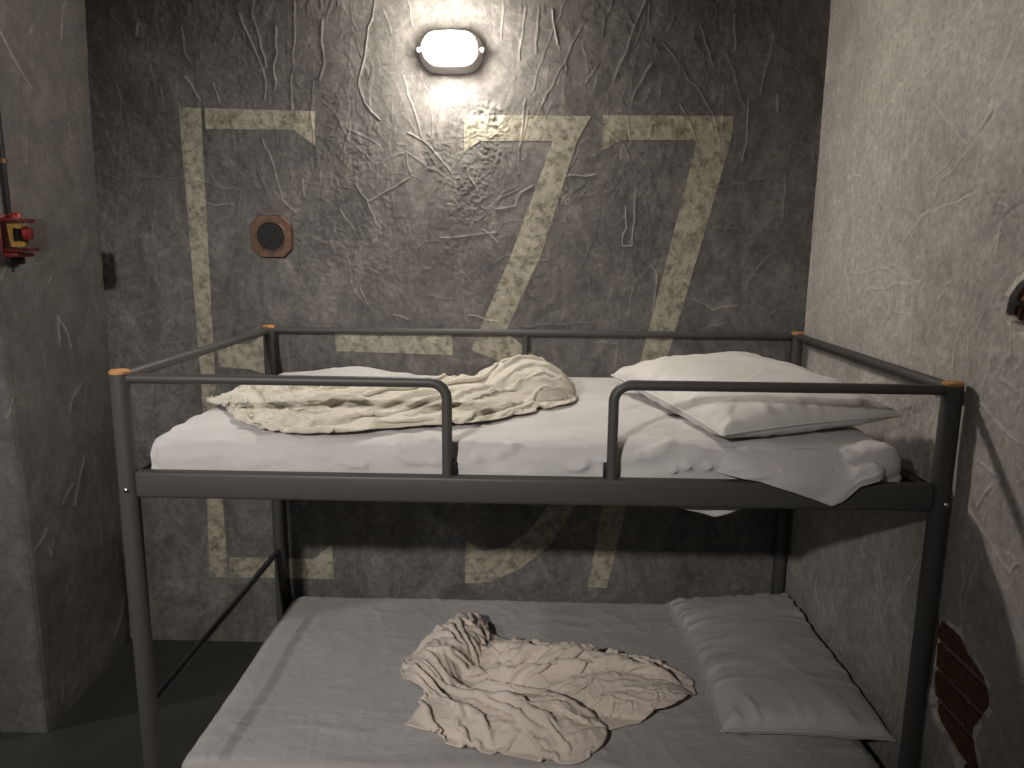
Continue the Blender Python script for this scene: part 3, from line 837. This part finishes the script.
# the blankets are bunched: the outer layer lies over its own inner folds, whose bulk these mounds stand for
def fl_up(x, y):
    m = np.maximum(hump(x, y, -0.02, 0.60, 0.17, 0.16, 0.110, 0.5), hump(x, y, -0.42, 0.42, 0.40, 0.22, 0.035))
    m = np.maximum(m, hump(x, y, -0.22, 0.48, 0.22, 0.20, 0.05))
    return UT+0.010+np.maximum(m, hump(x, y, -0.84, 0.45, 0.12, 0.10, 0.03))
blanket('blanket',
    ([(-0.92, 0.38), (-0.84, 0.25), (-0.76, 0.14), (-0.68, 0.07), (-0.58, 0.05), (-0.46, 0.07), (-0.33, 0.11), (-0.18, 0.18), (-0.02, 0.32), (0.12, 0.47)],
     [(-0.96, 0.52), (-0.80, 0.62), (-0.62, 0.66), (-0.45, 0.70), (-0.33, 0.76), (-0.20, 0.80), (-0.08, 0.80), (0.02, 0.77), (0.09, 0.70)],
     [(-0.92, 0.38), (-0.99, 0.43), (-0.96, 0.52)],
     [(0.12, 0.47), (0.155, 0.56), (0.145, 0.64), (0.09, 0.70)]),
    (1.20, 1.12, 1.10, 1.08), 1.42, UT, M['cream'], 'crumpled cream linen blanket on the upper bunk', 3,
    lambda x, y: fl_up(x, y)-UT, fl_up, freq=(2.0, 6),
    cap=lambda x, y: fl_up(x, y)+0.045)
LT = 0.250
def fl_low(x, y):
    m = np.maximum(hump(x, y, -0.27, 0.60, 0.30, 0.10, 0.085, 1.25), hump(x, y, 0.20, 0.46, 0.36, 0.15, 0.060, -0.30))
    m = np.maximum(m, hump(x, y, -0.05, 0.26, 0.30, 0.13, 0.045, -0.2))
    return LT+0.010+m
low_blanket = blanket('blanket',
    ([(-0.33, 0.25), (-0.24, 0.17), (-0.10, 0.13), (0.03, 0.10), (0.14, 0.10), (0.21, 0.16), (0.24, 0.24), (0.36, 0.29), (0.46, 0.35), (0.52, 0.41)],
     [(-0.25, 0.90), (-0.20, 0.84), (-0.14, 0.76), (-0.03, 0.71), (0.10, 0.68), (0.22, 0.65), (0.34, 0.62), (0.45, 0.58), (0.51, 0.55)],
     [(-0.33, 0.25), (-0.31, 0.36), (-0.40, 0.48), (-0.42, 0.58), (-0.33, 0.72), (-0.25, 0.90)],
     [(0.52, 0.41), (0.545, 0.45), (0.55, 0.50), (0.51, 0.55)]),
    (1.40, 1.28, 1.04, 1.03), 1.42, LT, M['beige'], 'crumpled beige blanket on the lower bunk', 13,
    lambda x, y: fl_low(x, y)-LT, fl_low, freq=(1.5, 6), bunch=1.0, pleat=0.042,
    cap=lambda x, y: fl_low(x, y)+0.05)

low_blanket.location.y = -0.035

# ------------------------------------------------------------------ pillows: two panels sewn at the edge and inflated
def pillow(name, W, D, corners, m, label, seed, thick=0.078, rest=0.048, puff=0.45):
    n, k = 84, int(84*D/W)
    u = np.linspace(-1, 1, n); v = np.linspace(-1, 1, k)
    A, B = np.meshgrid(u, v, indexing='ij')
    X, Y = A*W/2, B*D/2
    full = (1-np.abs(A)**3.4)**puff*(1-np.abs(B)**3.4)**puff
    ed = np.minimum(W/2-np.abs(X), D/2-np.abs(Y)); per = np.where(W/2-np.abs(X) < D/2-np.abs(Y), Y, X)
    # the sewn edges draw in between the corners, leaving ears
    X2 = X*(1-0.05*(1-B*B)*np.abs(A)**3); Y2 = Y*(1-0.06*(1-A*A)*np.abs(B)**3)
    inner = sstep(0.0, 0.012, ed)
    pk = (crease(fbm(per*17, ed*2.5, 2, seed+14), 0.09)-0.25)*np.exp(-ed/0.07)*inner
    soft = (fbm(X*4.5, Y*4.5, 3, seed+4)-0.5)*full
    cr = crease(fbm(X*5+Y*3, Y*4-X*2, 2, seed+24), 0.03)*full
    top = np.stack([X2, Y2, thick*full+0.016*pk+0.024*soft+0.003*cr], -1)
    bot = np.stack([X2, Y2, np.maximum(-0.72*thick*full-0.006*pk, -rest)], -1)
    V = np.vstack([top.reshape(-1, 3), bot.reshape(-1, 3)])
    idx = np.arange(n*k).reshape(n, k); q = np.stack([idx[:-1, :-1], idx[1:, :-1], idx[1:, 1:], idx[:-1, 1:]], -1).reshape(-1, 4)
    # carry the pillow onto its four corners (bilinear frame)
    c00, c10, c11, c01 = [np.array(c, float) for c in corners]
    e0 = top[0, 0]; e1 = top[-1, -1]
    hx = W/2; hy = D/2; zc = 0.0
    a = ((V[:, 0]/hx+1)/2)[:, None]; b = ((V[:, 1]/hy+1)/2)[:, None]
    O = c00*(1-a)*(1-b)+c10*a*(1-b)+c11*a*b+c01*(1-a)*b
    nv = np.cross(c10-c00, c01-c00); nv = nv/np.linalg.norm(nv)
    V2 = O+nv*(V[:, 2:3]-zc)
    me = quads_mesh(name, V2, np.vstack([q, q[:, ::-1]+n*k]))
    bm = bmesh.new(); bm.from_mesh(me); bmesh.ops.remove_doubles(bm, verts=bm.verts[:], dist=0.0004)
    bmesh.ops.smooth_vert(bm, verts=bm.verts[:], factor=0.1, use_axis_x=True, use_axis_y=True, use_axis_z=True)
    bm.to_mesh(me); bm.free()
    o = link(name, me, m); tag(o, label, 'pillow')
    sb = o.modifiers.new('smooth', 'SUBSURF'); sb.levels = 1; sb.render_levels = 1
    # sewn seam
    T2 = V2[:n*k].reshape(n, k, 3)
    ring = [tuple(p) for p in np.vstack([T2[:, 0], T2[-1, 1:], T2[-2::-1, -1], T2[0, -2:0:-1]])]
    link('seam', tube_mesh('seam', ring+ring[:1], 0.0032, 6, False), m, o)
    return o
pillow('pillow', 0.72, 0.52, [(0.272, 0.69, 1.242), (0.475, 0.035, 1.202), (0.955, 0.175, 1.222), (0.775, 0.86, 1.275)][0:1]
       + [(0.470, -0.005, 1.214), (0.985, 0.17, 1.232), (0.775, 0.90, 1.268)], M['pillow_up'],
       'plump light grey pillow with pointed corners on the upper bunk', 2)
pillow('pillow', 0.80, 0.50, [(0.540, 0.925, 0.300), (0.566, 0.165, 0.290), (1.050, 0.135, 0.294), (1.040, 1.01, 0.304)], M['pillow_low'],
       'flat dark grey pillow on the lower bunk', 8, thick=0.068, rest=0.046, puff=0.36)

# ------------------------------------------------------------------ bulkhead lamp on the back wall
def oval(w, h, n=48):
    """stadium outline: straight long sides, round ends"""
    c = max(0.0, w-h); out = []
    for k in range(n):
        a = 2*math.pi*(k+0.5)/n
        x, z_ = math.cos(a)*h, math.sin(a)*h
        out.append((x+math.copysign(c, x)*min(1.0, abs(math.cos(a))*3.0), z_))
    return out
def oval_loft(name, rings, m, parent, cap0=True, cap1=True, n=48):
    V = []; F = []
    for (w, h, d) in rings:
        for (x, z_) in oval(w, h, n): V.append((x, -d, z_))
    for i in range(len(rings)-1):
        for k in range(n): F.append((i*n+k, (i+1)*n+k, (i+1)*n+(k+1) % n, i*n+(k+1) % n))
    if cap0: F.append(tuple(range(n)))
    if cap1: F.append(tuple((len(rings)-1)*n+k for k in range(n))[::-1])
    me = bpy.data.meshes.new(name); me.from_pydata(V, [], F)
    bm = bmesh.new(); bm.from_mesh(me); bmesh.ops.recalc_face_normals(bm, faces=bm.faces[:]); bm.to_mesh(me); bm.free()
    o = link(name, me, m, parent); auto_smooth(o, 45); return o
lc = at(451.5, 51.5, 1, WY)
lamp = tag(empty('bulkhead_lamp', (lc[0], WY-0.004, lc[2]-0.004)), 'lit oval bulkhead lamp with a wire guard high on the dark wall', 'lamp')
oval_loft('housing', [(0.116, 0.074, -0.008), (0.118, 0.076, 0.0), (0.116, 0.074, 0.006), (0.103, 0.061, 0.042), (0.100, 0.058, 0.047), (0.096, 0.054, 0.048)], M['lamp_body'], lamp)
oval_loft('diffuser', [(0.094, 0.053, 0.046), (0.094, 0.053, 0.062), (0.090, 0.049, 0.080), (0.080, 0.041, 0.092), (0.064, 0.028, 0.098), (0.04, 0.010, 0.100)], M['diffuser'], lamp, cap0=False)
ring = [(x, -0.062, z_) for x, z_ in oval(0.097, 0.056)]
guard = tube('guard_frame', ring+ring[:1], 0.0045, M['lamp_body'], lamp, 8)
def gwire(pts): tube('guard_wire', pts, 0.0030, M['lamp_body'], guard, 8)
for f in (0.0,):
    gwire([(-0.098*math.cos(a) if False else 0.100*math.sin(a), -0.062-0.042*max(0, math.cos(a))**0.6, 0.002) for a in np.linspace(-math.pi/2, math.pi/2, 17)])
for x in (-0.052, 0.0, 0.052):
    hh = 0.054*(1-abs(x/0.12)**2.6)**(1/2.6)+0.002
    gwire([(x, -0.062-0.042*max(0, math.cos(a))**0.6, hh*math.sin(a)) for a in np.linspace(-math.pi/2, math.pi/2, 15)])
for sx in (-1, 1):
    lathe('ear_screw', [(0.008, 0), (0.008, 0.016), (0.005, 0.020), (0.001, 0.021)], M['lamp_body'], lamp, (sx*0.116, -0.026, 0.0), '-Y', 12)

# ------------------------------------------------------------------ copper vent with a round mesh
gc = at(271.5, 236.5, 1, WY-0.012)
vent = tag(empty('wall_vent', (gc[0], WY-0.004, gc[2])), 'octagonal copper vent with a round black mesh on the dark wall', 'vent')
def vent_plate():
    n = 48; V = []; F = []
    hw, hh, ch = 0.079, 0.079, 0.034
    octo = [(hw, -hh+ch), (hw, hh-ch), (hw-ch, hh), (-hw+ch, hh), (-hw, hh-ch), (-hw, -hh+ch), (-hw+ch, -hh), (hw-ch, -hh)]
    def oct_at(a):
        c, s_ = math.cos(a), math.sin(a)
        best = 1e9
        for k in range(8):
            p, q = octo[k], octo[(k+1) % 8]; ex, ey = q[0]-p[0], q[1]-p[1]
            den = c*ey-s_*ex
            if abs(den) < 1e-9: continue
            t = (p[0]*ey-p[1]*ex)/den
            if t > 0: best = min(best, t)
        return best*c, best*s_
    A = [2*math.pi*k/n+0.0001 for k in range(n)]+[math.atan2(y, x) % (2*math.pi) for x, y in octo]
    A = sorted(A); n = len(A)
    rings = []
    rings.append([(x*1.0, 0.002, z_*1.0) for x, z_ in map(oct_at, A)])
    rings.append([(x*1.0, -0.012, z_*1.0) for x, z_ in map(oct_at, A)])
    rings.append([(x*0.96, -0.016, z_*0.96) for x, z_ in map(oct_at, A)])
    for r, d in ((0.060, 0.016), (0.058, 0.020), (0.054, 0.020), (0.0525, 0.016), (0.0525, -0.002)):
        rings.append([(r*math.cos(a), -d, r*math.sin(a)) for a in A])
    for R_ in rings: V += R_
    for i in range(len(rings)-1):
        for k in range(n): F.append((i*n+k, (i+1)*n+k, (i+1)*n+(k+1) % n, i*n+(k+1) % n))
    me = bpy.data.meshes.new('plate'); me.from_pydata(V, [], F)
    bm = bmesh.new(); bm.from_mesh(me); bmesh.ops.recalc_face_normals(bm, faces=bm.faces[:]); bm.to_mesh(me); bm.free()
    o = link('plate', me, M['copper'], vent); auto_smooth(o, 30); return o
vent_plate()
lathe('recess_shade_disc', [(0.056, 0), (0.056, 0.003)], simple('vent_recess_shade', (0.003, 0.003, 0.003), 0.9, 0, 0.05), vent, (0, -0.008, 0), '-Y', 32)  # shallow disc coloured near-black to stand in for the shade inside the opening
bm = bmesh.new()
for d in (-1, 0, 1):
    ang = d*math.pi/3+math.pi/6*0
    for k in range(-4, 5):
        off = k*0.0125; L = math.sqrt(max(0, 0.0525**2-off**2))
        if L < 0.01: continue
        q = bmesh.ops.create_cube(bm, size=1)
        bmesh.ops.scale(bm, vec=(2*L, 0.003, 0.0026), verts=q['verts'])
        bmesh.ops.translate(bm, vec=(0, 0, off), verts=q['verts'])
        bmesh.ops.rotate(bm, cent=(0, 0, 0), matrix=Matrix.Rotation(ang+0.3, 3, 'Y'), verts=q['verts'])
bmesh.ops.translate(bm, vec=(0, -0.0135, 0), verts=bm.verts[:])
bm_obj('mesh_grille', bm, simple('dark_mesh', (0.022, 0.024, 0.025), 0.5), vent, False)

# ------------------------------------------------------------------ emergency switch and conduit on the left wall
SWX, SWY, SWZ = -1.655, 0.560, 1.686
sw = tag(empty('emergency_switch', (SWX, SWY, SWZ)), 'red emergency switch box with clear cover and red push button', 'switch')
sw.scale = (0.86, 0.9, 0.96)
def swbox(name, lo, hi, m, bev=0.003): return bevel_box(name, lo, hi, m, sw, bev)
swbox('back_box', (-0.012, -0.055, -0.062), (0.022, 0.055, 0.062), M['red_dark'])
swbox('frame_bar', (0.022, -0.050, 0.036), (0.082, 0.050, 0.052), M['red_dark'])
swbox('frame_bar', (0.022, -0.050, -0.058), (0.086, 0.050, -0.044), M['red_dark'])
# yellow C-shaped bracket facing the room
bm = bmesh.new()
pts = [(0.036, 0.033), (0.082, 0.033), (0.084, 0.022), (0.074, 0.017), (0.056, 0.020), (0.053, 0.0), (0.055, -0.024), (0.076, -0.022), (0.088, -0.030), (0.084, -0.040), (0.044, -0.040), (0.040, -0.01)]
vv = [bm.verts.new((x, -0.030, z_)) for x, z_ in pts]
f = bm.faces.new(vv); r = bmesh.ops.extrude_face_region(bm, geom=[f])
bmesh.ops.translate(bm, vec=(0, 0.012, 0), verts=[g for g in r['geom'] if isinstance(g, bmesh.types.BMVert)])
bmesh.ops.recalc_face_normals(bm, faces=bm.faces[:])
bm_obj('yellow_bracket', bm, M['yellow'], sw, False)
swbox('contact_block', (0.052, -0.024, -0.036), (0.070, 0.020, 0.026), M['black_plastic'])
lathe('button_stem', [(0.009, 0.03), (0.009, 0.085)], M['black_plastic'], sw, (0, -0.012, 0), 'X', 16)
lathe('push_button', [(0.012, 0.078), (0.021, 0.082), (0.023, 0.090), (0.020, 0.098), (0.010, 0.102), (0.002, 0.103)], M['red'], sw, (0, -0.012, 0.002), 'X', 24)
lathe('pilot_dome', [(0.019, 0.0), (0.019, 0.006), (0.015, 0.013), (0.006, 0.017), (0.001, 0.0175)], M['red'], sw, (0.046, -0.005, 0.052), 'Z', 24)
# clear hinged cover: five thin walls with rounded corners
bm = bmesh.new(); bmesh.ops.create_cube(bm, size=1)
for v in bm.verts: v.co = Vector((0.071+v.co.x*0.098, v.co.y*0.104, v.co.z*0.106-0.004))
bmesh.ops.delete(bm, geom=[f for f in bm.faces if f.normal.x < -0.5], context='FACES')
bmesh.ops.bevel(bm, geom=[e for e in bm.edges if not e.is_boundary], offset=0.010, segments=3, profile=0.5, affect='EDGES')
cov = bm_obj('clear_cover', bm, M['clear'], sw); so = cov.modifiers.new('thick', 'SOLIDIFY'); so.thickness = 0.002
swbox('bottom_lip', (-0.004, -0.045, -0.074), (0.066, 0.045, -0.060), M['red_dark'])
swbox('cable_gland', (-0.010, -0.040, -0.098), (0.034, 0.040, -0.074), M['black_plastic'])
lathe('gland_nut', [(0.010, -0.122), (0.010, -0.098)], M['black_plastic'], sw, (0.006, 0, 0), 'Z', 6)
px_, py_ = -1.650, 0.560
cond = tag(tube('conduit_pipe', [(px_, py_, SWZ+0.066), (px_, py_, 2.2), (px_, py_, ZC-0.012)], 0.0165, M['black_plastic'], None, 18),
           'black vertical conduit pipe running down the left wall into the red switch', 'pipe')
cl = at(3, 161, 1, py_)
lathe('pipe_clamp', [(0.0175, -0.008), (0.0205, -0.007), (0.0205, 0.007), (0.0175, 0.008)], M['copper'], cond, (px_, py_, cl[2]), 'Z', 20)
